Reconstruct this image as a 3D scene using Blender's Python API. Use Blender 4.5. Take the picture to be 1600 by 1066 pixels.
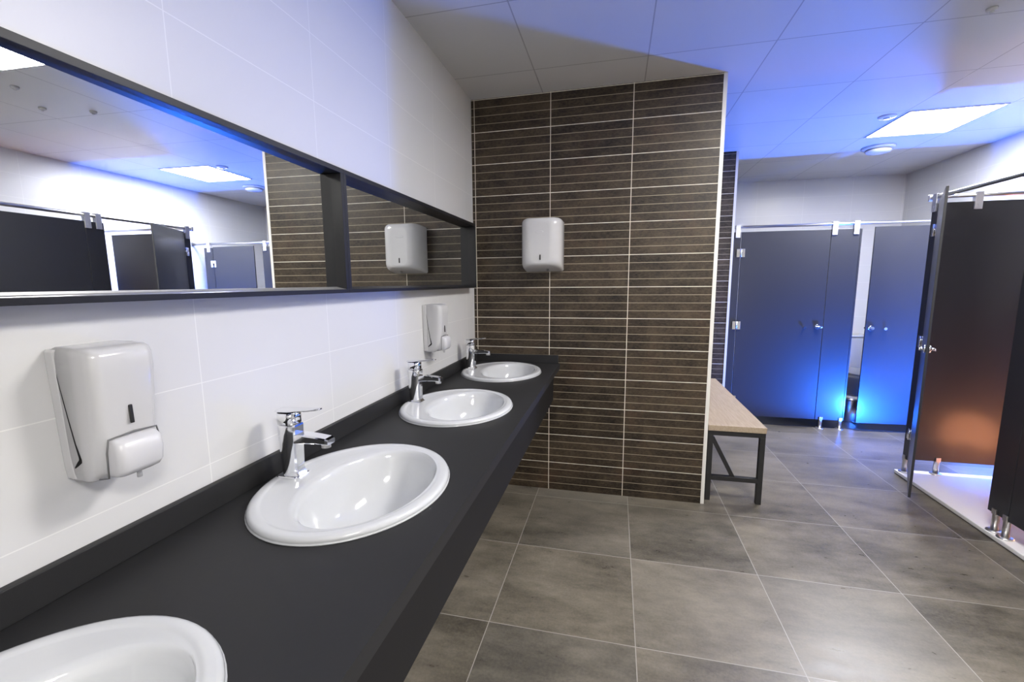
import bpy, bmesh, math, random
from mathutils import Vector, Matrix
random.seed(7)
for o in list(bpy.data.objects):
    bpy.data.objects.remove(o, do_unlink=True)
S = bpy.context.scene
COL = S.collection
PI = math.pi

# ------------------------------------------------------------------ camera
CAMPOS = (0.9424, -3.0174, 1.4301)
yaw, pitch, roll = 0.2421, -0.142, 0.0089
cam_d = bpy.data.cameras.new('camera')
cam = bpy.data.objects.new('camera', cam_d); COL.objects.link(cam)
Rz = Matrix.Rotation(yaw, 3, 'Z'); Rx = Matrix.Rotation(pitch, 3, 'X'); Ry = Matrix.Rotation(roll, 3, 'Y')
Rw = Rz @ Rx @ Ry                       # columns: right, forward, up
r_, f_, u_ = Rw.col[0], Rw.col[1], Rw.col[2]
M = Matrix.Identity(4)
for i in range(3):
    M[i][0] = r_[i]; M[i][1] = u_[i]; M[i][2] = -f_[i]; M[i][3] = CAMPOS[i]
cam.matrix_world = M
cam_d.sensor_width = 36.0
cam_d.lens = 711.7 / 1600 * 36.0
cam_d.shift_x = 14.69 / 1600
cam_d.shift_y = 11.8 / 1600
cam_d.clip_start = 0.02
S.camera = cam

# ------------------------------------------------------------------ world, exposure
S.view_settings.view_transform = 'Standard'
S.view_settings.look = 'None'
S.view_settings.gamma = 1.0
S.view_settings.use_curve_mapping = False
S.view_settings.exposure = 2.15
w = bpy.data.worlds.new('world'); S.world = w
w.use_nodes = True
w.node_tree.nodes['Background'].inputs[0].default_value = (0.6, 0.65, 0.8, 1)
w.node_tree.nodes['Background'].inputs[1].default_value = 0.05

LAMP_POWER = 15.0        # emission of the ceiling panels
BLUE_W, WARM_W = 112.0, 4.2

# ------------------------------------------------------------------ materials
MATS = {}   # name -> material
def new_mat(name):
    m = bpy.data.materials.new(name); m.use_nodes = True
    MATS[name] = m
    return m, m.node_tree, m.node_tree.nodes['Principled BSDF']

class NB:
    """small node builder"""
    def __init__(s, nt): s.nt = nt
    def n(s, t, **kw):
        nd = s.nt.nodes.new(t)
        for k, v in kw.items(): setattr(nd, k, v)
        return nd
    def link(s, a, b): s.nt.links.new(a, b)
    def put(s, sock, v):
        if hasattr(v, 'is_output') or isinstance(v, bpy.types.NodeSocket): s.link(v, sock)
        else: sock.default_value = v
    def m(s, op, a, b=0.0, c=None):
        nd = s.n('ShaderNodeMath', operation=op)
        s.put(nd.inputs[0], a); s.put(nd.inputs[1], b)
        if c is not None: s.put(nd.inputs[2], c)
        return nd.outputs[0]
    def mix(s, fac, a, b):
        nd = s.n('ShaderNodeMix', data_type='RGBA')
        s.put(nd.inputs[0], fac); s.put(nd.inputs[6], a); s.put(nd.inputs[7], b)
        return nd.outputs[2]
    def coords(s):
        tc = s.n('ShaderNodeTexCoord'); sp = s.n('ShaderNodeSeparateXYZ')
        s.link(tc.outputs['Object'], sp.inputs[0])
        return tc.outputs['Object'], sp.outputs[0], sp.outputs[1], sp.outputs[2]
    def noise(s, vec, scale, detail=4.0, rough=0.6, scl=None):
        if scl:
            mp = s.n('ShaderNodeMapping'); mp.inputs['Scale'].default_value = scl
            s.link(vec, mp.inputs[0]); vec = mp.outputs[0]
        nd = s.n('ShaderNodeTexNoise'); s.link(vec, nd.inputs['Vector'])
        nd.inputs['Scale'].default_value = scale; nd.inputs['Detail'].default_value = detail
        nd.inputs['Roughness'].default_value = rough
        return nd.outputs['Fac']
    def ramp(s, f, lo, hi, a=0.0, b=1.0):
        nd = s.n('ShaderNodeMapRange'); s.put(nd.inputs[0], f)
        for i, v in zip((1, 2, 3, 4), (lo, hi, a, b)): nd.inputs[i].default_value = v
        return nd.outputs[0]
    def line(s, c, off, pitch, width):
        """1 on joints at off + k*pitch"""
        t = s.m('DIVIDE', s.m('SUBTRACT', c, off), pitch)
        t = s.m('ADD', t, 0.5)
        fr = s.m('FRACT', t)
        d = s.m('ABSOLUTE', s.m('SUBTRACT', fr, 0.5))
        return s.m('LESS_THAN', d, width / (2 * pitch))
    def cell(s, c, off, pitch):
        return s.m('FLOOR', s.m('DIVIDE', s.m('SUBTRACT', c, off), pitch))
    def rnd(s, a, b, seed=0.0):
        cb = s.n('ShaderNodeCombineXYZ'); s.put(cb.inputs[0], a); s.put(cb.inputs[1], b); cb.inputs[2].default_value = seed
        wn = s.n('ShaderNodeTexWhiteNoise'); s.link(cb.outputs[0], wn.inputs['Vector'])
        return wn.outputs['Value']
    def bump(s, h, strength, dist, bsdf):
        b = s.n('ShaderNodeBump'); b.inputs['Strength'].default_value = strength; b.inputs['Distance'].default_value = dist
        s.put(b.inputs['Height'], h); s.link(b.outputs[0], bsdf.inputs['Normal'])

def plain(name, col, rough=0.5, metal=0.0, spec=0.5, noise=0.0, bump=0.0, nscale=40, coat=0.0):
    m, nt, p = new_mat(name); b = NB(nt)
    vec, x, y, z = b.coords()
    p.inputs['Roughness'].default_value = rough; p.inputs['Metallic'].default_value = metal
    p.inputs['Specular IOR Level'].default_value = spec
    p.inputs['Coat Weight'].default_value = coat; p.inputs['Coat Roughness'].default_value = 0.05
    nf = b.noise(vec, nscale)
    lo = tuple(c * (1 - noise) for c in col) + (1,); hi = tuple(min(1, c * (1 + noise)) for c in col) + (1,)
    b.link(b.mix(nf, lo, hi), p.inputs['Base Color'])
    if bump: b.bump(nf, bump, 0.001, p)
    return m

def white_tile(name, axis, hoff, zoff=0.0):
    m, nt, p = new_mat(name); b = NB(nt)
    vec, x, y, z = b.coords()
    h = x if axis == 'x' else y
    jm = b.m('MAXIMUM', b.line(h, hoff, 0.5, 0.0024), b.line(z, zoff, 0.2007, 0.0024))
    r = b.rnd(b.cell(h, hoff, 0.5), b.cell(z, zoff, 0.2007))
    n1 = b.noise(vec, 3.0, 5, 0.6)
    v = b.m('ADD', b.m('MULTIPLY', r, 0.025), b.m('MULTIPLY', n1, 0.05))
    base = b.mix(v, (0.66, 0.66, 0.66, 1), (0.84, 0.84, 0.84, 1))
    b.link(b.mix(jm, base, (0.79, 0.79, 0.78, 1)), p.inputs['Base Color'])
    p.inputs['Roughness'].default_value = 0.34
    p.inputs['Specular IOR Level'].default_value = 0.45
    n2 = b.noise(vec, 38, 4, 0.6, (1, 1, 1))
    ht = b.m('ADD', b.m('MULTIPLY', n2, 0.35), b.m('MULTIPLY', jm, -0.8))
    b.bump(ht, 0.25, 0.0016, p)
    return m

def brown_tile(name, hoff, zoff):
    m, nt, p = new_mat(name); b = NB(nt)
    vec, x, y, z = b.coords()
    P_ = 0.2007
    major = b.m('MAXIMUM', b.line(x, hoff, 0.5, 0.0042), b.line(z, zoff, P_, 0.0042))
    minor = b.line(z, zoff, P_ / 4, 0.0034)
    ci, cj = b.cell(x, hoff, 0.5), b.cell(z, zoff, P_)
    r = b.rnd(ci, cj); rs = b.rnd(ci, b.cell(z, zoff, P_ / 4), 3.0)
    n1 = b.noise(vec, 7, 6, 0.65, (1, 1, 1.6)); n2 = b.noise(vec, 70, 4, 0.75, (0.7, 1, 1.4)); n3 = b.noise(vec, 3.1, 4, 0.6)
    v = b.m('ADD', b.m('MULTIPLY', n1, 0.9), b.m('MULTIPLY', n2, 0.9))
    v = b.m('ADD', v, b.m('MULTIPLY', b.m('ADD', r, rs), 0.12))
    c1 = b.mix(b.ramp(v, 0.80, 1.22), (0.008, 0.005, 0.003, 1), (0.074, 0.054, 0.034, 1))
    c1 = b.mix(b.ramp(n3, 0.56, 0.72, 0, 0.4), c1, (0.085, 0.045, 0.026, 1))
    c2 = b.mix(minor, c1, (0.34, 0.295, 0.215, 1))
    c3 = b.mix(major, c2, (0.74, 0.69, 0.58, 1))
    b.link(c3, p.inputs['Base Color'])
    p.inputs['Roughness'].default_value = 0.42
    b.link(b.ramp(n2, 0.3, 0.7, 0.34, 0.55), p.inputs['Roughness']); p.inputs['Specular IOR Level'].default_value = 0.35
    ht = b.m('ADD', b.m('MULTIPLY', n2, 0.3), b.m('MULTIPLY', b.m('MAXIMUM', major, minor), -1.0))
    b.bump(ht, 0.35, 0.002, p)
    return m

def floor_mat():
    m, nt, p = new_mat('stone_floor_tile'); b = NB(nt)
    vec, x, y, z = b.coords()
    X0, Y0, T = 0.4536, -0.1206, 0.6014
    jm = b.m('MAXIMUM', b.line(x, X0, T, 0.0034), b.line(y, Y0, T, 0.0034))
    ci, cj = b.cell(x, X0, T), b.cell(y, Y0, T)
    r = b.rnd(ci, cj); r2 = b.rnd(ci, cj, 5.0)
    # every tile is cut from its own piece of stone: shift the pattern per tile
    cb = b.n('ShaderNodeCombineXYZ'); b.link(b.m('MULTIPLY', r, 37.0), cb.inputs[0]); b.link(b.m('MULTIPLY', r2, 23.0), cb.inputs[1])
    ad = b.n('ShaderNodeVectorMath', operation='ADD'); b.link(vec, ad.inputs[0]); b.link(cb.outputs[0], ad.inputs[1])
    v2 = ad.outputs[0]
    n1 = b.noise(v2, 1.7, 6, 0.6, (1, 2.0, 1)); n2 = b.noise(v2, 9, 6, 0.7, (1, 2.2, 1)); n3 = b.noise(v2, 90, 3, 0.7)
    v = b.m('ADD', b.m('MULTIPLY', n1, 0.62), b.m('MULTIPLY', n2, 0.30))
    v = b.m('ADD', v, b.m('MULTIPLY', n3, 0.18)); v = b.m('ADD', v, b.m('MULTIPLY', b.m('SUBTRACT', r, 0.5), 0.12))
    c = b.mix(b.ramp(v, 0.38, 0.70), (0.055, 0.048, 0.036, 1), (0.240, 0.212, 0.164, 1))
    c = b.mix(b.m('MULTIPLY', r2, 0.22), c, (0.125, 0.128, 0.13, 1))
    b.link(b.mix(jm, c, (0.33, 0.315, 0.28, 1)), p.inputs['Base Color'])
    b.link(b.ramp(n2, 0.3, 0.7, 0.26, 0.42), p.inputs['Roughness'])
    p.inputs['Specular IOR Level'].default_value = 0.5
    b.bump(b.m('ADD', b.m('MULTIPLY', n3, 0.3), b.m('MULTIPLY', jm, -1.0)), 0.2, 0.0015, p)
    return m

CX0, CPX, CY0, CPY = 0.470, 0.6095, -0.315, 0.645
def ceil_mat():
    m, nt, p = new_mat('ceiling_panel'); b = NB(nt)
    vec, x, y, z = b.coords()
    jm = b.m('MAXIMUM', b.line(x, CX0, CPX, 0.006), b.line(y, CY0, CPY, 0.006))
    r = b.rnd(b.cell(x, CX0, CPX), b.cell(y, CY0, CPY))
    c = b.mix(r, (0.61, 0.61, 0.61, 1), (0.64, 0.64, 0.64, 1))
    b.link(b.mix(jm, c, (0.36, 0.36, 0.36, 1)), p.inputs['Base Color'])
    p.inputs['Roughness'].default_value = 0.45
    b.bump(b.m('ADD', b.m('MULTIPLY', b.noise(vec, 120), 0.1), b.m('MULTIPLY', jm, 1.0)), 0.3, 0.002, p)
    return m

def wood_mat():
    m, nt, p = new_mat('light_oak'); b = NB(nt)
    vec, x, y, z = b.coords()
    n1 = b.noise(vec, 14, 6, 0.65, (6, 0.45, 6)); n2 = b.noise(vec, 60, 3, 0.6, (5, 0.25, 5))
    v = b.m('ADD', b.m('MULTIPLY', n1, 0.7), b.m('MULTIPLY', n2, 0.4))
    b.link(b.mix(b.ramp(v, 0.35, 0.75), (0.30, 0.225, 0.15, 1), (0.45, 0.37, 0.275, 1)), p.inputs['Base Color'])
    p.inputs['Roughness'].default_value = 0.45
    return m

def emis(name, col, strength):
    m, nt, p = new_mat(name)
    p.inputs['Base Color'].default_value = (0.9, 0.9, 0.9, 1)
    p.inputs['Emission Color'].default_value = col + (1,); p.inputs['Emission Strength'].default_value = strength
    return m

WT_L = white_tile('white_tile_left', 'y', -2.165, 0.0)
WT_R = white_tile('white_tile_right', 'y', 0.20, 0.0)
WT_F = white_tile('white_tile_far', 'x', 0.08, 0.0)
BT1 = brown_tile('brown_ribbed_tile', 0.0207, -0.0036)
BT2 = brown_tile('brown_ribbed_tile_niche', 0.0, 0.03)
FLOOR = floor_mat(); CEIL = ceil_mat(); OAK = wood_mat()
COUNTER = plain('black_laminate_counter', (0.020, 0.020, 0.021), 0.52, spec=0.3, noise=0.08, nscale=120, bump=0.05)
APRON = plain('black_laminate_panel', (0.016, 0.0155, 0.016), 0.6, noise=0.05, spec=0.15)
CERAMIC = plain('white_ceramic', (0.60, 0.615, 0.63), 0.10, noise=0.01, spec=0.5, coat=0.2)
PLASTIC = plain('white_plastic', (0.58, 0.58, 0.585), 0.14, noise=0.01, spec=0.5)
PLASTIC2 = plain('white_plastic_lever', (0.63, 0.63, 0.65), 0.26, noise=0.01)
BLACKP = plain('black_plastic', (0.012, 0.012, 0.012), 0.5)
GREYP = plain('grey_plastic', (0.16, 0.16, 0.16), 0.4)
CHROME = plain('chrome', (0.86, 0.87, 0.89), 0.06, metal=1.0)
STEEL = plain('brushed_steel', (0.62, 0.61, 0.60), 0.28, metal=1.0, noise=0.06, nscale=80)
CLAMP = plain('satin_aluminium', (0.70, 0.70, 0.72), 0.38, metal=0.75, noise=0.04)
FRAME = plain('black_frame', (0.010, 0.010, 0.012), 0.42, noise=0.05, spec=0.35)
SILVER = plain('silver_bevel', (0.30, 0.30, 0.30), 0.30, metal=0.3)
PANEL = plain('anthracite_laminate', (0.019, 0.020, 0.025), 0.50, noise=0.04, nscale=20, spec=0.38, coat=0.0)
PANEL.node_tree.nodes['Principled BSDF'].inputs['Coat Weight'].default_value = 0.5
PANEL.node_tree.nodes['Principled BSDF'].inputs['Coat Roughness'].default_value = 0.19
TRIM = plain('pale_tile_trim', (0.74, 0.72, 0.67), 0.4)
TRAY = plain('white_floor_tray', (0.78, 0.77, 0.75), 0.3, noise=0.02)
BLACKM = plain('black_steel', (0.014, 0.014, 0.015), 0.42)
PLINTH = plain('dark_stall_floor', (0.030, 0.031, 0.035), 0.5, noise=0.15)
m_, nt_, p_ = new_mat('mirror_glass')
p_.inputs['Base Color'].default_value = (0.90, 0.92, 0.92, 1); p_.inputs['Metallic'].default_value = 1; p_.inputs['Roughness'].default_value = 0.0
MIRROR = m_
DIFF = emis('panel_diffuser', (1.0, 0.965, 0.92), LAMP_POWER)
DIFF_A = emis('panel_diffuser_cubicles', (0.97, 0.97, 1.0), LAMP_POWER * 1.45)
BLUE_E = emis('blue_lamp_lens', (0.03, 0.16, 1.0), 8.0)
WARM_E = emis('warm_lamp_lens', (1.0, 0.42, 0.22), 5.0)

# ------------------------------------------------------------------ mesh builder
class MB:
    def __init__(s, origin=(0, 0, 0)):
        s.bm = bmesh.new(); s.o = Vector(origin)
    def _add(s, verts, faces, smooth=False):
        vs = [s.bm.verts.new(Vector(v) - s.o) for v in verts]
        for f in faces:
            try:
                fc = s.bm.faces.new([vs[i] for i in f]); fc.smooth = smooth
            except ValueError: pass
        return vs
    def obox(s, c, ax, ay, az, bevel=0.0, seg=2):
        """oriented box: centre and three half-axis vectors"""
        c, ax, ay, az = map(Vector, (c, ax, ay, az))
        v = [c + sx * ax + sy * ay + sz * az for sz in (-1, 1) for sy in (-1, 1) for sx in (-1, 1)]
        f = [(0, 2, 3, 1), (4, 5, 7, 6), (0, 1, 5, 4), (2, 6, 7, 3), (0, 4, 6, 2), (1, 3, 7, 5)]
        if ax.cross(ay).dot(az) < 0: f = [t[::-1] for t in f]
        vs = s._add(v, f)
        if bevel > 0:
            es = {e for vv in vs for e in vv.link_edges}
            r = bmesh.ops.bevel(s.bm, geom=list(es), offset=bevel, segments=seg, affect='EDGES', profile=0.5, clamp_overlap=True)
            if seg > 2:
                for fc in r['faces']: fc.smooth = True
        return s
    def box(s, x0, x1, y0, y1, z0, z1, bevel=0.0, seg=2):
        return s.obox(((x0 + x1) / 2, (y0 + y1) / 2, (z0 + z1) / 2), (abs(x1 - x0) / 2, 0, 0), (0, abs(y1 - y0) / 2, 0), (0, 0, abs(z1 - z0) / 2), bevel, seg)
    def loft(s, rings, cap0=True, cap1=True, smooth=True, closed=True):
        n = len(rings[0]); base = []
        allv = []
        for r in rings: allv.append([s.bm.verts.new(Vector(p) - s.o) for p in r])
        for a, b in zip(allv[:-1], allv[1:]):
            for i in range(n if closed else n - 1):
                j = (i + 1) % n
                try:
                    f = s.bm.faces.new((a[i], a[j], b[j], b[i])); f.smooth = smooth
                except ValueError: pass
        if cap0: s.bm.faces.new(allv[0][::-1])
        if cap1: s.bm.faces.new(allv[-1])
        return s
    def cyl(s, p0, p1, r0, r1=None, n=20, smooth=True):
        p0, p1 = Vector(p0), Vector(p1); r1 = r0 if r1 is None else r1
        d = (p1 - p0).normalized(); a = d.orthogonal().normalized(); b = d.cross(a)
        ring = lambda c, r: [c + r * (math.cos(2 * PI * k / n) * a + math.sin(2 * PI * k / n) * b) for k in range(n)]
        return s.loft([ring(p0, r0), ring(p1, r1)], smooth=smooth)
    def lathe(s, c, prof, n=32, smooth=True, cap0=True, cap1=True):
        c = Vector(c)
        return s.loft([[c + Vector((r * math.cos(2 * PI * k / n), r * math.sin(2 * PI * k / n), z)) for k in range(n)] for r, z in prof], cap0, cap1, smooth)
    def tube(s, pts, r, n=10):
        pts = [Vector(p) for p in pts]; rings = []
        up = None
        for i, p in enumerate(pts):
            d = (pts[min(i + 1, len(pts) - 1)] - pts[max(i - 1, 0)]).normalized()
            a = d.orthogonal().normalized() if up is None else (up - d * up.dot(d)).normalized()
            up = a; b = d.cross(a)
            rings.append([p + r * (math.cos(2 * PI * k / n) * a + math.sin(2 * PI * k / n) * b) for k in range(n)])
        return s.loft(rings)
    def build(s, name, mat, parent=None, autosmooth=True):
        bmesh.ops.recalc_face_normals(s.bm, faces=s.bm.faces[:])
        me = bpy.data.meshes.new(name); s.bm.to_mesh(me); s.bm.free()
        me.materials.append(mat)
        o = bpy.data.objects.new(name, me); COL.objects.link(o)
        if parent is not None: o.parent = parent
        return o

def tag(o, label=None, cat=None, group=None, kind=None):
    for k, v in (('label', label), ('category', cat), ('group', group), ('kind', kind)):
        if v is not None: o[k] = v
    return o
def thing(name, label, cat, loc=(0, 0, 0), rz=0.0, group=None):
    o = bpy.data.objects.new(name, None); COL.objects.link(o)
    o.location = loc; o.rotation_euler = (0, 0, rz); o.empty_display_size = 0.05
    return tag(o, label, cat, group)
def struct(name, mb, mat): return tag(mb.build(name, mat), kind='structure')
def copy_tree(o, parent=None):
    c = o.copy(); COL.objects.link(c); c.parent = parent
    for ch in list(o.children): copy_tree(ch, c)
    return c
def rrect(cx, cy, hx, hy, z, r, n=6):
    """rounded rectangle ring in the xy plane"""
    r = min(r, hx * 0.999, hy * 0.999); pts = []
    for (sx, sy, a0) in ((1, 1, 0), (-1, 1, 90), (-1, -1, 180), (1, -1, 270)):
        for k in range(n + 1):
            a = math.radians(a0 + 90 * k / n)
            pts.append((cx + sx * (hx - r) + r * math.cos(a), cy + sy * (hy - r) + r * math.sin(a), z))
    return pts

# ------------------------------------------------------------------ the room
ZC = 2.61; XR = 4.10; YF = 3.27; YB = -4.6
struct('floor', MB().box(-0.1, XR + 0.1, YB - 0.1, YF + 0.1, -0.1, 0.0), FLOOR)
struct('ceiling', MB().box(-0.1, XR + 0.1, YB - 0.1, YF + 0.1, ZC, ZC + 0.1), CEIL)
struct('wall_left', MB().box(-0.12, 0.0, YB, YF, 0, ZC), WT_L)
struct('wall_right', MB().box(XR, XR + 0.12, YB, YF, 0, ZC), WT_R)
struct('wall_far', MB().box(0.0, XR, YF, YF + 0.12, 0, ZC), WT_F)
struct('wall_back', MB().box(0.0, XR, YB - 0.12, YB, 0, ZC), WT_F)
struct('wall_middle', MB().box(0.0, 1.531, 0.0, 1.75, 0, ZC), BT1)
struct('wall_niche', MB().box(0.0, 2.003, 1.75, YF, 0, ZC), BT2)
struct('trim_1', MB().box(1.513, 1.534, -0.003, 0.018, 0, ZC), TRIM)
struct('trim_2', MB().box(1.987, 2.008, 1.747, 1.768, 0, ZC), TRIM)

# ------------------------------------------------------------------ ceiling fittings
def panel_light(x0, x1, y0, y1, label, diff=None):
    cx, cy = (x0 + x1) / 2, (y0 + y1) / 2
    t = thing('ceiling_panel_light', label, 'ceiling light', (cx, cy, ZC - 0.006), group=None)
    o = (cx, cy, ZC - 0.006); f = MB(o)
    z0, z1 = ZC - 0.006, ZC + 0.004; b = 0.014
    f.box(x0, x1, y0, y0 + b, z0, z1); f.box(x0, x1, y1 - b, y1, z0, z1); f.box(x0, x0 + b, y0 + b, y1 - b, z0, z1); f.box(x1 - b, x1, y0 + b, y1 - b, z0, z1)
    f.build('frame', PLASTIC, t)
    MB(o).box(x0 + b, x1 - b, y0 + b, y1 - b, ZC - 0.004, ZC + 0.004).build('diffuser', diff or DIFF, t)
panel_light(2.925, 3.505, 0.99, 1.605, 'square white light panel glowing in the ceiling over the cubicles, beside the round detector', DIFF_A)
panel_light(1.765, 2.365, -1.575, -0.95, 'square white light panel seen only at the upper left edge of the long mirror')
panel_light(1.765, 2.365, -4.15, -3.55, 'square white light panel in the ceiling behind the viewer, over the washing area')

t = thing('ceiling_detector', 'large round white detector dome on the ceiling, nearest the far wall', 'detector', (3.20, 1.96, ZC - 0.055))
o = (3.20, 1.96, ZC - 0.055)
MB(o).lathe((3.20, 1.96, ZC - 0.02), [(0.125, 0.02), (0.125, 0.008), (0.112, 0.0), (0.09, -0.001)]).build('base', PLASTIC, t)
MB(o).lathe((3.20, 1.96, ZC - 0.055), [(0.088, 0.034), (0.088, 0.026)], cap0=False, cap1=False).build('vent_gap', GREYP, t)
MB(o).lathe((3.20, 1.96, ZC - 0.055), [(0.095, 0.027), (0.098, 0.02), (0.085, 0.006), (0.05, 0.0), (0.01, 0.0)]).build('dome', PLASTIC, t)
def sensor(x, y, label, r=0.055, group=None):
    o = (x, y, ZC - 0.02); t = thing('ceiling_sensor', label, 'sensor', o, group=group)
    MB(o).lathe((x, y, ZC - 0.02), [(r, 0.02), (r, 0.014), (r * 0.85, 0.008), (r * 0.5, 0.006)]).build('base', PLASTIC, t)
    MB(o).lathe((x, y, ZC - 0.02), [(r * 0.42, 0.008), (r * 0.36, 0.0), (0.004, -0.001)], n=20).build('cap', PLASTIC, t)
sensor(2.83, 1.07, 'small round ceiling sensor between the light panel and the middle wall')
sensor(2.553, -0.781, 'tiny round ceiling fitting, leftmost of the three in the long mirror', 0.02)
sensor(2.78, -0.49, 'tiny round ceiling fitting, middle one of the three in the long mirror', 0.02)
sensor(2.52, -0.37, 'tiny round ceiling fitting, rightmost of the three in the long mirror', 0.02)

# ------------------------------------------------------------------ vanity counter with holes for the basins
CZ = 0.895; CXF = 0.592
BX = 0.282; BY = [-0.375, -1.180, -1.985, -2.790]
def ell(cx, cy, ax, ay, z, n=64): return [(cx + ax * math.cos(2 * PI * k / n), cy + ay * math.sin(2 * PI * k / n), z) for k in range(n)]
vo = (0.3, -2.0, 0.64)
van = thing('vanity_counter', 'long black counter holding the four oval basins along the white tiled wall', 'counter', vo)
mb = MB(vo); bm = mb.bm
Y0C, Y1C = -4.2, -0.001
def slab_loop(z):
    loops = []
    rect = [(0.001, Y0C, z), (CXF, Y0C, z), (CXF, Y1C, z), (0.001, Y1C, z)]
    loops.append([bm.verts.new(Vector(p) - mb.o) for p in rect])
    for by in BY: loops.append([bm.verts.new(Vector(p) - mb.o) for p in ell(BX, by, 0.215, 0.262, z)])
    edges = []
    for L in loops:
        for i in range(len(L)): edges.append(bm.edges.new((L[i], L[(i + 1) % len(L)])))
    bmesh.ops.triangle_fill(bm, use_beauty=True, use_dissolve=False, edges=edges)
    return loops
top = slab_loop(CZ); bot = slab_loop(CZ - 0.036)
for A, B in zip(top, bot):
    for i in range(len(A)):
        j = (i + 1) % len(A); bm.faces.new((A[i], A[j], B[j], B[i]))
mb.build('worktop', COUNTER, van)
MB(vo).box(0.001, 0.018, Y0C, Y1C, CZ, 0.957, 0.002).build('backsplash', COUNTER, van)
MB(vo).box(0.018, 0.583, -0.016, -0.001, CZ, 0.951, 0.002).build('end_backsplash', COUNTER, van)
MB(vo).box(0.532, 0.550, Y0C, Y1C, 0.640, CZ - 0.036, 0.0015).build('front_panel', APRON, van)
for yb in (-0.78, -1.58, -2.38, -3.3):
    MB(vo).box(0.001, 0.531, yb - 0.012, yb + 0.012, 0.66, CZ - 0.037).build('support_bracket', APRON, van)

# ------------------------------------------------------------------ basins
def make_basin(y, label):
    o = (BX, y, CZ); t = thing('oval_washbasin', label, 'washbasin', o)
    b = MB((0, 0, 0))
    R = [(0, .236, .286, .0003), (0, .2405, .2905, .0008), (0, .2405, .2905, .0032), (0, .2375, .2875, .0046), (0, .2385, .2885, .0058), (0, .2370, .2870, .0120), (0, .2335, .2835, .0158), (0, .228, .278, .0176),
         (0, .218, .268, .0180), (0, .213, .263, .0174), (0, .210, .260, .0160), (0, .206, .256, .0154),
         (.020, .182, .246, .0152), (.036, .165, .240, .0150), (.0415, .159, .2365, .0138), (.044, .154, .231, .008), (.045, .150, .226, -.008),
         (.045, .143, .215, -.040), (.044, .131, .196, -.075), (.042, .112, .166, -.105), (.040, .086, .126, -.127), (.040, .058, .080, -.139), (.040, .030, .032, -.145), (.040, .022, .022, -.148)]
    rings = [ell(cx, 0, ax, ay, z, 72) for cx, ax, ay, z in R]
    b.loft(rings, cap0=False, cap1=False)
    # underside shell so the bowl has thickness
    U = [(0, .225, .275, .0), (.03, .166, .236, -.012), (.045, .152, .226, -.045), (.044, .141, .206, -.080), (.042, .120, .175, -.113), (.04, .09, .13, -.137), (.04, .05, .06, -.155), (.04, .022, .022, -.158)]
    b.loft([ell(cx, 0, ax * 0.995, ay * 0.995, z, 72) for cx, ax, ay, z in U], cap0=False, cap1=False)
    bowl = b.build('basin', CERAMIC, t)
    MB((0, 0, 0)).lathe((.040, 0, -.149), [(.029, .0045), (.028, .008), (.022, .007), (.019, .003), (.004, .003)], n=28).build('drain', CHROME, t)
    return t
basin_labels = ['oval white basin at the far end of the counter, against the brown wall',
                'oval white basin second from the brown wall, under the farther soap dispenser',
                'oval white basin with the nearest tap, third from the brown wall',
                'oval white basin cut off by the lower left corner of the photo']
proto = make_basin(BY[0], basin_labels[0])
for by, lb in zip(BY[1:], basin_labels[1:]):
    c = copy_tree(proto); c.location = (BX, by, CZ); c['label'] = lb

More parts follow.
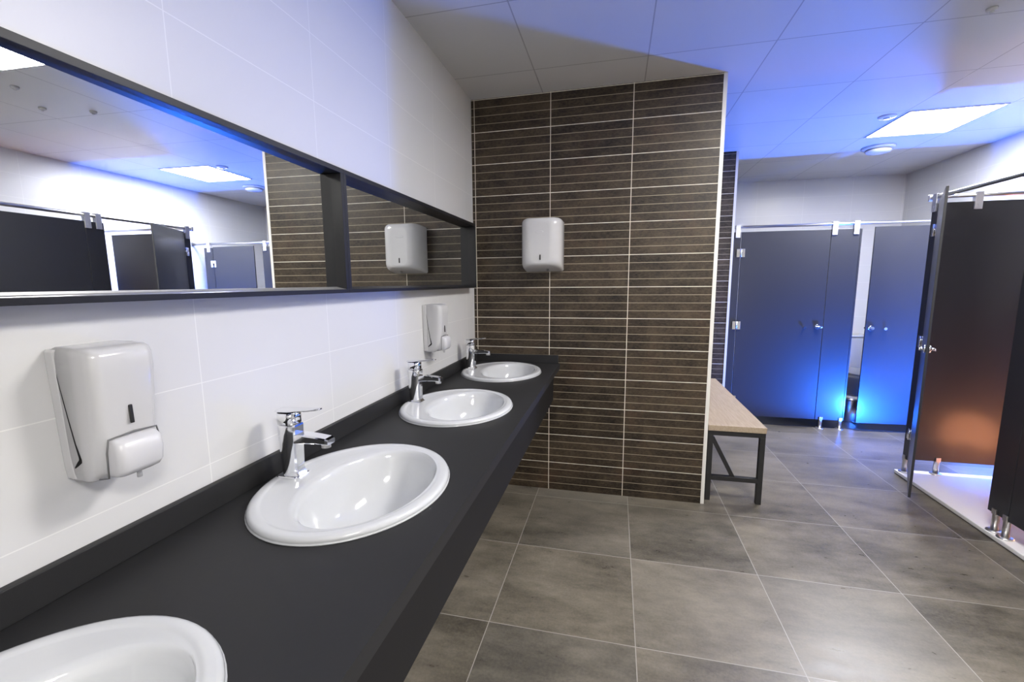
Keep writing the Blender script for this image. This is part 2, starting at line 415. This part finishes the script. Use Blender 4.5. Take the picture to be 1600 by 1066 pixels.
# ------------------------------------------------------------------ taps
def make_tap(y, label):
    z0 = CZ + 0.0155
    t = thing('mixer_tap', label, 'tap', (0.088, y, z0))
    def sec(z, hx0, hx1, hy, r=0.5, n=10):
        """round at the back (wall side), squared at the front"""
        pts = []
        for k in range(n + 1):
            a = math.radians(90 + 180 * k / n); pts.append((-hx0 + hy * 0 + hx0 * 0 + math.cos(a) * hx0 * 0.0 + (math.cos(a) * hy * 0.9) - (hx0 - hy * 0.9) + hx0, math.sin(a) * hy, z))
        c = 0.004
        pts += [(hx1 - c, -hy * 0.72, z), (hx1, -hy * 0.72 + c, z), (hx1, hy * 0.72 - c, z), (hx1 - c, hy * 0.72, z)]
        return pts
    K = 1.24
    b = MB()
    b.loft([rrect(0, 0, .0275 * K, .0265 * K, 0.0, .014), rrect(0, 0, .0275 * K, .0265 * K, 0.004, .014), rrect(0, 0, .0255 * K, .0245 * K, 0.006, .013)], smooth=False)
    b.build('base_ring', CHROME, t)
    b = MB()
    prof = [(0.006, .020, .0265, .0215), (0.014, .020, .0225, .0215), (0.03, .021, .0215, .0215), (0.075, .023, .022, .0225), (0.12, .0245, .0235, .0235), (0.143, .025, .024, .024), (0.147, .0245, .0235, .0235)]
    b.loft([sec(z, a * K, f * K, h * K) for z, a, f, h in prof], smooth=False)
    for f in b.bm.faces:
        c = f.calc_center_median()
        if c.x < 0.012: f.smooth = True
    body = b.build('body', CHROME, t)
    # spout
    b = MB(); rings = []
    for x, z, hw, hh in ((0.012, .107, .0205, .0135), (0.05, .110, .0200, .0120), (0.09, .1095, .0190, .0095), (0.118, .1075, .0180, .0085), (0.126, .1055, .0165, .007)):
        rings.append([(x, sy * (hw - c), z + sz * (hh - d)) for sy, sz, c, d in ((-1, -1, .003, 0), (-1, -1, 0, .003), (-1, 1, 0, .003), (-1, 1, .003, 0), (1, 1, .003, 0), (1, 1, 0, .003), (1, -1, 0, .003), (1, -1, .003, 0))])
    b.loft(rings, smooth=False); sp = b.build('spout', CHROME, t)
    MB().cyl((.110, 0, .088), (.110, 0, .100), .0125, n=20).build('aerator', STEEL, sp)
    # cap and lever
    MB().cyl((0, 0, .1472), (0, 0, .1490), .026, n=28).build('collar', GREYP, t)
    b = MB(); b.loft([rrect(0.0, 0, .0270, .0265, .149, .018), rrect(0.0, 0, .0275, .0270, .170, .019), rrect(0.0, 0, .0275, .0265, .1805, .019)], smooth=True)
    cap = b.build('cap', CHROME, t)
    b = MB(); rings = []
    for x, z, hw, hh in ((-.0285, .1835, .016, .0030), (-.0275, .184, .0200, .0036), (-.018, .1845, .0225, .0040), (0.01, .1855, .0215, .0042), (0.04, .187, .0165, .0040), (0.07, .1895, .0135, .0036), (0.090, .1915, .0115, .0030), (0.098, .1925, .0090, .0024), (0.101, .193, .005, .0014)):
        rings.append([(x, math.copysign(abs(math.cos(a)) ** 0.6, math.cos(a)) * hw, z + math.copysign(abs(math.sin(a)) ** 0.6, math.sin(a)) * hh) for a in [2 * PI * k / 24 for k in range(24)]])
    b.loft(rings); b.build('lever', CHROME, t)
    return t
tap_labels = ['chrome lever tap on the basin against the brown wall, the farthest tap', 'chrome lever tap between the two others, in front of the farther soap dispenser',
              'large chrome lever tap nearest the viewer, beside the near soap dispenser', 'chrome lever tap on the basin cut off by the lower left corner']
tp = make_tap(BY[0], tap_labels[0])
for by, lb in zip(BY[1:3], tap_labels[1:3]):
    c = copy_tree(tp); c.location.y = by - 0.005; c['label'] = lb

# ------------------------------------------------------------------ mirrors
def make_mirror(y0, y1, gx0, yaw_deg, label, strip=None):
    z0, z1, xf, w = 1.403, 1.808, 0.062, 0.0155
    o = (0.0, (y0 + y1) / 2, z0); t = thing('wall_mirror', label, 'mirror', o)
    b = MB(o)
    b.box(0.0005, xf, y0, y1, z0, z0 + w - 0.003, 0.001); b.box(0.0005, xf, y0, y1, z1 - w, z1, 0.001)
    b.box(0.0005, xf, y0, y0 + w, z0 + w - 0.003, z1 - w, 0.001); b.box(0.0005, xf, y1 - w, y1, z0 + w - 0.003, z1 - w, 0.001)
    b.build('frame', FRAME, t)
    tn = math.tan(math.radians(yaw_deg))
    ya, yb = y0 + w - 0.002, y1 - w + 0.002; za, zb = z0 + w - 0.003, z1 - w
    gx = lambda y: gx0 + (yb - y) * tn
    g = MB(o); th = 0.004
    vs = [(gx(ya), ya, za), (gx(yb), yb, za), (gx(yb), yb, zb), (gx(ya), ya, zb)]
    g._add(vs + [(x - th, y, z) for x, y, z in vs], [(0, 1, 2, 3), (7, 6, 5, 4), (0, 4, 5, 1), (1, 5, 6, 2), (2, 6, 7, 3), (3, 7, 4, 0)])
    g.build('glass', MIRROR, t)
    s = MB(o); e = 0.0006
    s._add([(xf - 0.001, ya, za), (xf - 0.001, yb, za), (gx(yb) + e, yb, za + 0.008), (gx(ya) + e, ya, za + 0.008), (gx(yb) + e, yb, za), (gx(ya) + e, ya, za)],
           [(0, 1, 2, 3), (0, 3, 5), (1, 4, 2), (0, 5, 4, 1), (3, 2, 4, 5)])
    s.build('bevel_strip', strip or SILVER, t)
    return t
make_mirror(-3.12, -1.621, 0.024, 1.32, 'long black framed wall mirror reflecting the cubicles and the ceiling light')
make_mirror(-1.620, -0.141, 0.012, 0.15, 'black framed wall mirror beside the brown wall, reflecting the paper dispenser', FRAME)

# ------------------------------------------------------------------ soap dispensers
def make_soap(y, label):
    t = thing('soap_dispenser', label, 'soap dispenser', (0, y, 1.085))
    b = MB(); n = 8
    # wall plate, slightly wider than the cover
    b.loft([rrect(.012, 0, .0115, hw, z, .004) for z, hw in ((0.008, .052), (0.03, .0545), (0.215, .0595), (0.236, .0595), (.2405, .057))], smooth=False)
    b.build('back_plate', PLASTIC, t)
    def ring(z, d, hw, r):
        pts = [(.012, hw, z)]
        for k in range(n + 1):
            a = math.radians(90 - 90 * k / n); pts.append((d - r + r * math.cos(a), hw - r + r * math.sin(a), z))
        for k in range(n + 1):
            a = math.radians(-90 * k / n); pts.append((d - r + r * math.cos(a), -hw + r + r * math.sin(a), z))
        pts.append((.012, -hw, z))
        return pts
    b = MB()
    prof = [(0.000, .050, .045, .016), (0.006, .066, .050, .018), (0.02, .080, .0525, .020), (0.05, .088, .0545, .021), (0.085, .092, .0555, .021), (0.15, .098, .057, .020), (0.20, .1015, .058, .020),
            (0.226, .1005, .058, .020), (0.236, .096, .0565, .019), (0.2415, .088, .054, .018), (0.244, .070, .048, .016)]
    b.loft([ring(*p) for p in prof])
    b.build('cover', PLASTIC, t)
    # push lever
    b = MB()
    lv = [(0.010, .070, .102, .034), (0.014, .066, .110, .0385), (0.024, .064, .1165, .0405), (0.050, .064, .1190, .0415), (0.070, .066, .1160, .041), (0.078, .068, .108, .039), (0.081, .070, .098, .035)]
    rings = []
    for z, xb, xf, hw in lv:
        cx, hx = (xb + xf) / 2, (xf - xb) / 2
        rings.append([(px, py, z + 0.0) for px, py, _ in rrect(cx, 0, hx, hw, z, .013, 5)])
    b.loft(rings); lev = b.build('push_lever', PLASTIC2, t)
    b = MB(); b.tube([(.072, -.0475, .010), (.0935, -.0475, .014), (.0965, -.0475, .06), (.0965, -.043, .082), (.098, 0, .086), (.0965, .043, .082), (.0965, .0475, .06)], .0016, 8)
    b.build('lever_seam', GREYP, t)
    # level window
    b = MB(); b.obox((.0975, .0, .118), (.0022, 0, 0), (0, .0032, 0), (-.0006, 0, .017), .0015, 3); b.build('level_window', BLACKP, t)
    MB().cyl((.088, .008, -.006), (.088, .008, .014), .0042, n=14).build('nozzle', PLASTIC2, t)
    # lock slots on top and the wedge seam on each side
    b = MB(); b.obox((.0165, .0, .2385), (.0025, 0, 0), (0, .046, 0), (0, 0, .0015)); b.build('top_seam', GREYP, t)
    for sy in (-1, 1):
        b = MB()
        def P(x, z):
            for (za, da, ha, ra), (zb, db, hb, rb) in zip(prof[:-1], prof[1:]):
                if za <= z <= zb:
                    h = ha + (hb - ha) * (z - za) / (zb - za); break
            return (x, sy * (h + 0.0002), z)
        outer = [P(.020, .212), P(.0235, .19), P(.033, .12), P(.040, .075), P(.047, .047), P(.046, .041), P(.036, .034), P(.026, .028)]
        inner = [P(.0205, .210), P(.022, .19), P(.0305, .12), P(.0365, .075), P(.0405, .050), P(.040, .046), P(.034, .040), P(.026, .031)]
        vs = outer + inner; k = len(outer)
        b._add(vs, [(i, i + 1, k + i + 1, k + i) for i in range(k - 1)])
        r = bmesh.ops.solidify(b.bm, geom=b.bm.faces[:], thickness=0.0006)
        b.build('side_seam', BLACKP, t)
    return t
sd = make_soap(-2.402, 'large white soap dispenser on the tiles beside the nearest tap, left edge of photo')
c = copy_tree(sd); c.location.y = -0.828; c['label'] = 'small looking white soap dispenser on the tiles behind the middle tap, near the brown wall'

# ------------------------------------------------------------------ paper towel dispenser on the brown wall
o = (0.485, 0.0, 1.50)
t = thing('paper_towel_dispenser', 'white metal paper towel dispenser hanging on the brown tiled wall', 'paper towel dispenser', o)
def tring(y, hx, z0, z1, r, n=7):
    cz, hz = (z0 + z1) / 2, (z1 - z0) / 2
    return [(px, y, pz) for px, pz, _ in rrect(0.485, cz, hx, hz, 0, r, n)]
b = MB(o)
b.loft([tring(-0.0008, .127, 1.505, 1.822, .014), tring(-.006, .128, 1.506, 1.824, .016), tring(-.09, .127, 1.519, 1.828, .022), tring(-.125, .124, 1.527, 1.830, .030), tring(-.152, .113, 1.535, 1.829, .036),
        tring(-.168, .097, 1.541, 1.825, .040), tring(-.177, .078, 1.546, 1.817, .040), tring(-.180, .055, 1.556, 1.800, .036)])
b.build('body', PLASTIC, t)
MB(o).box(.482, .489, -.1835, -.1785, 1.572, 1.604, .001).build('level_slot', BLACKP, t)
MB(o).cyl((.52, -.085, 1.506), (.52, -.085, 1.522), .007, n=16).build('lock', GREYP, t)
b = MB(o); b.loft([[(0.478 + a * math.cos(k * PI / 12), -.1803, 1.742 + bz * math.sin(k * PI / 12)) for k in range(24)] for a, bz in ((.026, .008),)] + [[(0.478 + .024 * math.cos(k * PI / 12), -.1815, 1.742 + .007 * math.sin(k * PI / 12)) for k in range(24)]])
b.build('embossed_badge', PLASTIC, t)

# ------------------------------------------------------------------ bench
o = (1.72, 0.83, 0.0)
t = thing('bench', 'light oak bench on a black steel frame, behind the end of the brown wall', 'bench', o)
MB(o).box(1.548, 1.890, 0.055, 1.60, .478, .515, .002).build('seat', OAK, t)
L = .032
def post(x, y): MB(o).box(x, x + L, y, y + L, 0.0, .446, .0015).build('leg', BLACKM, t)
for y in (.062, 1.56):
    post(1.550, y); post(1.856, y)
b = MB(o)
b.box(1.550, 1.888, .062, .094, .446, .478, .0015); b.box(1.550, 1.888, 1.56, 1.592, .446, .478, .0015)
b.box(1.550, 1.582, .094, 1.56, .446, .478, .0015); b.box(1.856, 1.888, .094, 1.56, .446, .478, .0015)
b.build('top_frame', BLACKM, t)
for y in (.062, 1.56): MB(o).box(1.582, 1.856, y, y + L, .142, .172, .0015).build('stretcher', BLACKM, t)
MB(o).box(1.550, 1.582, .094, 1.56, .142, .172, .0015).build('rear_stretcher', BLACKM, t)
for ya, yb in ((.13, .60), (1.52, 1.05)):
    d = Vector((0, yb - ya, -.27)); mid = Vector((1.566, (ya + yb) / 2, .309)); dn = d.normalized()
    MB(o).obox(mid, (.013, 0, 0), dn.cross(Vector((1, 0, 0))) * .014, d / 2, .001).build('brace', BLACKM, t)
d = Vector((1.715 - 1.578, 0, .165 - .430))
MB(o).obox(Vector(((1.715 + 1.578) / 2, .080, (.165 + .430) / 2)), d.normalized().cross(Vector((0, 1, 0))) * .013, (0, .012, 0), d / 2, .001).build('brace', BLACKM, t)

# ------------------------------------------------------------------ cubicles
TH = 0.0065      # half thickness of the compact laminate
def clamp(org, parent, p, dx, zr, zt, nm='rail_clamp'):
    """clamp hugging rail (height zr) and gripping the panel (top zt); dx = unit vector along the panel"""
    dx = Vector(dx); nrm = Vector((-dx.y, dx.x, 0)); c = Vector((p[0], p[1], 0))
    b = MB(org)
    z1 = zr + .016; z0 = zt - .052
    for s in (-1, 1):
        b.obox(c + nrm * s * (.0155) + Vector((0, 0, (z1 + z0) / 2)), dx * .021, nrm * .0022, (0, 0, (z1 - z0) / 2), .001)
    b.obox(c + Vector((0, 0, z1)), dx * .021, nrm * .0177, (0, 0, .003), .001)
    b.obox(c + Vector((0, 0, zt - .025)), dx * .020, nrm * .0135, (0, 0, .026), .001)
    b.cyl(c + nrm * .0175 + Vector((0, 0, zt - .022)), c + nrm * .020 + Vector((0, 0, zt - .022)), .006, n=12)
    b.cyl(c - nrm * .0175 + Vector((0, 0, zt - .022)), c - nrm * .020 + Vector((0, 0, zt - .022)), .006, n=12)
    return b.build(nm, CLAMP, parent)
def hinge(org, parent, p, dx, z):
    dx = Vector(dx); nrm = Vector((-dx.y, dx.x, 0)); c = Vector((p[0], p[1], z))
    b = MB(org)
    for s in (-1, 1):
        b.obox(c + dx * .020 + nrm * s * (TH + .004), dx * .017, nrm * .0035, (0, 0, .040), .0015)
        b.obox(c - dx * .020 + nrm * s * (TH + .004), dx * .017, nrm * .0035, (0, 0, .040), .0015)
    b.cyl(c - Vector((0, 0, .04)) - nrm * (TH + .012), c + Vector((0, 0, .04)) - nrm * (TH + .012), .0075, n=14)
    b.cyl(c - Vector((0, 0, .04)) + nrm * (TH + .012), c + Vector((0, 0, .04)) + nrm * (TH + .012), .0075, n=14)
    return b.build('hinge', CHROME, parent)
def foot(org, parent, p, z0, zt, dx=(1, 0, 0)):
    dx = Vector(dx); nrm = Vector((-dx.y, dx.x, 0)); c = Vector((p[0], p[1], 0))
    b = MB(org)
    b.lathe((p[0], p[1], z0), [(.036, 0), (.036, .005), (.031, .0085), (.018, .0095)], n=28)
    b.lathe((p[0], p[1], z0), [(.0165, .009), (.0165, zt - z0 - .004), (.0165, zt - z0 - .002)], n=24)
    for s in (-1, 1):
        b.obox(c + nrm * s * (TH + .005) + Vector((0, 0, zt + .012)), dx * .015, nrm * .0045, (0, 0, .016), .002, 3)
    return b.build('foot', STEEL, parent)
def lock(org, parent, p, dx, z, side=1):
    """turn lock: rosettes on both faces, thumb turn and lever"""
    dx = Vector(dx); nrm = Vector((-dx.y, dx.x, 0)); c = Vector((p[0], p[1], z))
    b = MB(org)
    for s in (-1, 1):
        b.cyl(c + nrm * s * TH, c + nrm * s * (TH + .010), .025, .023, n=28)
        b.cyl(c + nrm * s * (TH + .010), c + nrm * s * (TH + .026), .009, n=16)
        b.obox(c + nrm * s * (TH + .028) + dx * side * .012, dx * .024, nrm * .004, (0, 0, .0075), .003, 3)
    return b.build('lock', CHROME, parent)
def knob(org, parent, p, dx, z):
    dx = Vector(dx); nrm = Vector((-dx.y, dx.x, 0)); c = Vector((p[0], p[1], z))
    b = MB(org); rings = []
    b.cyl(c - nrm * TH, c - nrm * (TH + .018), .006, n=14)
    b.cyl(c - nrm * (TH + .016), c - nrm * (TH + .030), .011, .013, n=18)
    return b.build('coat_knob', CHROME, parent)
def panel(org, parent, a, b_, z0, z1, name, mat=None):
    """upright laminate panel from a to b in plan"""
    a, b_ = Vector((a[0], a[1], 0)), Vector((b_[0], b_[1], 0)); d = (b_ - a); n = Vector((-d.y, d.x, 0)).normalized()
    return MB(org).obox((a + b_) / 2 + Vector((0, 0, (z0 + z1) / 2)), d / 2, n * TH, (0, 0, (z1 - z0) / 2), .0012).build(name, mat or PANEL, parent)
def rail(name, label, pts, r=.0135, flange=None):
    o = (pts[0][0], pts[0][1], pts[0][2]); t = thing(name, label, 'rail', o)
    MB(o).cyl(pts[0], pts[1], r, n=18).build('tube', STEEL, t)
    for i, kind in enumerate(flange or ()):
        p = Vector(pts[i]); q = Vector(pts[1 - i]); d = (q - p).normalized()
        if kind == 'wall': MB(o).cyl(p, p + d * .010, .026, n=24).build('wall_flange', STEEL, t)
        else:
            MB(o).obox(p - d * .006, d * .009, d.cross(Vector((0, 0, 1))) * .019, (0, 0, .021), .003, 3).build('end_bracket', CLAMP, t)
    return t

# -- far row, front in the plane y = 1.9
YP = 1.90; ZB, ZT, ZR = .088, 1.898, 1.945
rail('cubicle_top_rail', 'thin steel rail along the top of the two far cubicles', [(2.004, YP, ZR), (4.099, YP, ZR)], .0125, ('wall', 'wall'))
o = (2.55, YP, 0)
t = thing('toilet_cubicle', 'dark cubicle front left of the gap in the far row, beside the bench', 'toilet cubicle', o)
panel(o, t, (2.010, YP), (2.106, YP), ZB, ZT, 'hinge_panel')
d1 = panel(o, t, (2.111, YP), (2.862, YP), ZB, ZT, 'door')
panel(o, t, (2.867, YP), (3.096, YP), ZB, ZT, 'fixed_panel')
for z in (1.70, 1.0, .25): hinge(o, d1, (2.109, YP), (1, 0, 0), z)
lock(o, d1, (2.815, YP), (1, 0, 0), .995, 1); knob(o, d1, (2.704, YP), (1, 0, 0), .985)
clamp(o, t, (2.075, YP), (1, 0, 0), ZR, ZT); clamp(o, t, (2.890, YP), (1, 0, 0), ZR, ZT); clamp(o, t, (3.062, YP), (1, 0, 0), ZR, ZT)
foot(o, t, (2.06, YP), 0, ZB); foot(o, t, (2.915, YP), 0, ZB); foot(o, t, (3.082, YP), 0, ZB)
panel(o, t, (3.112, YP + .01), (3.112, YF - .002), ZB, ZT, 'dividing_panel')

o = (3.5, YP, 0)
t = thing('toilet_cubicle', 'cubicle with bright blue lit door right of the gap in the far row', 'toilet cubicle', o)
hx = 3.80; ang = math.radians(3.0); wd = .603
d_end = (hx - wd * math.cos(ang), YP - wd * math.sin(ang))
ddir = Vector((hx - d_end[0], YP - d_end[1], 0)).normalized()
d2 = panel(o, t, d_end, (hx, YP), ZB - .004, ZT + .008, 'door')
panel(o, t, (hx + .005, YP), (3.925, YP), ZB, ZT, 'hinge_panel')
for z in (1.70, 1.0, .25): hinge(o, d2, (hx + .002, YP), (1, 0, 0), z)
lp = Vector((d_end[0], d_end[1], 0)) + ddir * .045; kp = Vector((d_end[0], d_end[1], 0)) + ddir * .150
lock(o, d2, lp, ddir, .990, -1); knob(o, d2, kp, ddir, .988)
clamp(o, t, (3.855, YP), (1, 0, 0), ZR, ZT)
foot(o, t, (3.86, YP), 0, ZB)

# -- right row, front in the plane x = 3.04, on a raised tray
XP = 3.04; RB, RT, RR = .132, 1.937, 1.985; TZ = .032
o = (3.55, -1.0, 0)
t = thing('cubicle_floor_tray', 'white raised floor tray under the right hand cubicles', 'floor tray', o)
MB(o).box(3.004, XR - .002, -2.6, .828, 0.0005, .006, .001).build('base_edge', GREYP, t)
MB(o).box(3.000, XR - .002, -2.6, .832, .006, .030, .004, 3).build('tray', TRAY, t)
rail('cubicle_top_rail', 'steel rail running above the right hand cubicle doors towards the viewer', [(XP, .835, RR), (XP, -2.55, RR)], .0135, ('end', None) if False else ('end',))
rail('cubicle_top_rail', 'steel rail over the orange lit side panel, out to the right wall', [(XP + .014, .79, RR), (XR - .001, .79, RR)], .0125)
o = (3.3, .4, TZ)
t = thing('toilet_cubicle', 'open cubicle at the right, with orange lit side panel and door ajar', 'toilet cubicle', o)
panel(o, t, (XP, .812), (XP, .748), RB, RT, 'hinge_panel')
sp_ = panel(o, t, (3.062, .79), (3.93, .79), RB - .004, RT + .008, 'side_panel')
e = (2.732, .150); h = (XP - .004, .742); dd = Vector((h[0] - e[0], h[1] - e[1], 0)).normalized()
d3 = panel(o, t, e, h, RB - .03, RT + .012, 'door')
for z in (1.76, 1.0, .33): hinge(o, d3, (XP, .746), (0, 1, 0), z)
lock(o, d3, Vector((e[0], e[1], 0)) + dd * .045, dd, 1.022, -1)
clamp(o, t, (XP, .782), (0, 1, 0), RR, RT); clamp(o, t, (3.27, .79), (1, 0, 0), RR, RT + .008)
foot(o, t, (XP, .785), TZ - .002, RB, (0, 1, 0)); foot(o, t, (3.235, .79), TZ - .002, RB - .004)
o = (3.3, -.5, TZ)
t = thing('toilet_cubicle', 'closed dark cubicle cut off by the right edge of the photo', 'toilet cubicle', o)
panel(o, t, (XP, .010), (XP, -.128), RB, RT, 'post_panel')
d4 = panel(o, t, (XP, -.133), (XP, -.92), RB, RT, 'door')
panel(o, t, (XP, -.925), (XP, -1.2), RB, RT, 'fixed_panel')
panel(o, t, (XP + .02, -.06), (3.93, -.06), RB, RT, 'side_panel')
clamp(o, t, (XP, -.030), (0, 1, 0), RR, RT); clamp(o, t, (XP, -.112), (0, 1, 0), RR, RT); clamp(o, t, (XP, -1.05), (0, 1, 0), RR, RT)
lock(o, d4, (XP, -.18), (0, 1, 0), 1.02, 1)
for z in (1.76, 1.0, .33): hinge(o, d4, (XP, -.9225), (0, 1, 0), z)
foot(o, t, (XP, -.045), TZ - .002, RB, (0, 1, 0)); foot(o, t, (XP, -.120), TZ - .002, RB, (0, 1, 0)); foot(o, t, (XP, -1.05), TZ - .002, RB, (0, 1, 0))

# -- dark floor inside the far cubicles
t = MB((3.05, 2.6, 0)).box(2.005, XR - .002, 1.925, YF - .002, .0005, .006, .001).build('cubicle_floor_mat', PLINTH)
t.location = (3.05, 2.6, 0); tag(t, 'dark floor covering inside the far cubicles, under the doors', 'floor covering')

# -- toilet and bin inside the right hand far cubicle
o = (3.62, 2.72, 0.0065)
t = thing('toilet', 'white toilet with cistern glimpsed through the gap beside the blue lit door', 'toilet', o)
def oval(cx, cy, ax, ay, z, n=36): return [(cx + ax * math.cos(2 * PI * k / n), cy + ay * math.sin(2 * PI * k / n) * (1 if math.sin(2 * PI * k / n) < 0 else .85), z) for k in range(n)]
b = MB(o)
b.loft([oval(3.62, 2.90, .115, .16, .0065), oval(3.62, 2.90, .105, .15, .05), oval(3.62, 2.88, .100, .15, .16), oval(3.62, 2.85, .135, .20, .27), oval(3.62, 2.83, .172, .245, .36), oval(3.62, 2.83, .178, .252, .395), oval(3.62, 2.83, .165, .24, .400)])
b.build('bowl', CERAMIC, t)
MB(o).loft([oval(3.62, 2.83, .180, .252, .4015), oval(3.62, 2.83, .184, .256, .408), oval(3.62, 2.83, .184, .256, .418), oval(3.62, 2.83, .172, .245, .424)]).build('seat_lid', PLASTIC, t)
MB(o).box(3.44, 3.80, 3.075, 3.262, .400, .770, .018, 4).build('cistern', CERAMIC, t)
cl = MB(o).box(3.432, 3.808, 3.065, 3.266, .772, .800, .010, 3).build('cistern_lid', CERAMIC, t)
MB(o).cyl((3.62, 3.165, .800), (3.62, 3.165, .806), .024, n=24).build('flush_button', CHROME, cl)
o = (3.315, 2.24, 0.0065)
t = thing('waste_bin', 'small steel bin low in the gap beside the blue lit door', 'bin', o)
MB(o).lathe(o, [(.088, 0), (.090, .004), (.090, .215), (.088, .219)], n=36).build('body', STEEL, t)
MB(o).lathe(o, [(.092, .220), (.092, .232), (.075, .248), (.03, .255)], n=36).build('lid', STEEL, t)
MB(o).box(3.295, 3.335, 2.118, 2.155, .0105, .0185, .002).build('pedal', BLACKP, t)

# -- floor spotlights that wash the room in blue and orange
def spot(x, y, z, lens, col, watts, label, aim, r=.05, kind='SPOT'):
    o = (x, y, z); t = thing('floor_spotlight', label, 'spotlight', o)
    MB(o).lathe((x, y, z), [(.045, 0), (.045, .012), (.038, .016), (.038, .040), (.040, .044)], n=28).build('housing', BLACKM, t)
    MB(o).lathe((x, y, z), [(.034, .044), (.034, .046)], n=28).build('lens', lens, t)
    l = bpy.data.lights.new('lamp', kind); l.energy = watts; l.color = col; l.shadow_soft_size = r
    if kind == 'SPOT': l.spot_size = math.radians(178); l.spot_blend = 0.22
    lo = bpy.data.objects.new('lamp', l); COL.objects.link(lo); lo.parent = t; lo.location = (0, 0, .11)
    lo.rotation_euler = Vector(aim).to_track_quat('-Z', 'Y').to_euler()
spot(3.40, 1.37, .0005, BLUE_E, (0.018, 0.155, 1.0), BLUE_W, 'small blue spotlight on the floor between the far and the right hand cubicles', (0, .22, .97), .075)
spot(3.86, .06, .0305, WARM_E, (1.0, 0.36, 0.16), WARM_W, 'small orange spotlight on the tray inside the open right hand cubicle', (0, .03, 1), .18, 'POINT')

# things of one kind share a group
GROUPS = {'oval_washbasin': 'oval basins set in the black counter', 'mixer_tap': 'chrome lever taps along the counter', 'soap_dispenser': 'soap dispensers on the white tiled wall',
          'wall_mirror': 'black framed mirrors above the counter', 'toilet_cubicle': 'dark laminate toilet cubicles', 'ceiling_panel_light': 'square ceiling light panels',
          'cubicle_top_rail': 'steel rails above the cubicles', 'ceiling_sensor': 'small round ceiling fittings', 'floor_spotlight': 'coloured spotlights on the floor'}
for ob in COL.objects:
    if ob.parent is None and ob.name.split('.')[0] in GROUPS: ob['group'] = GROUPS[ob.name.split('.')[0]]
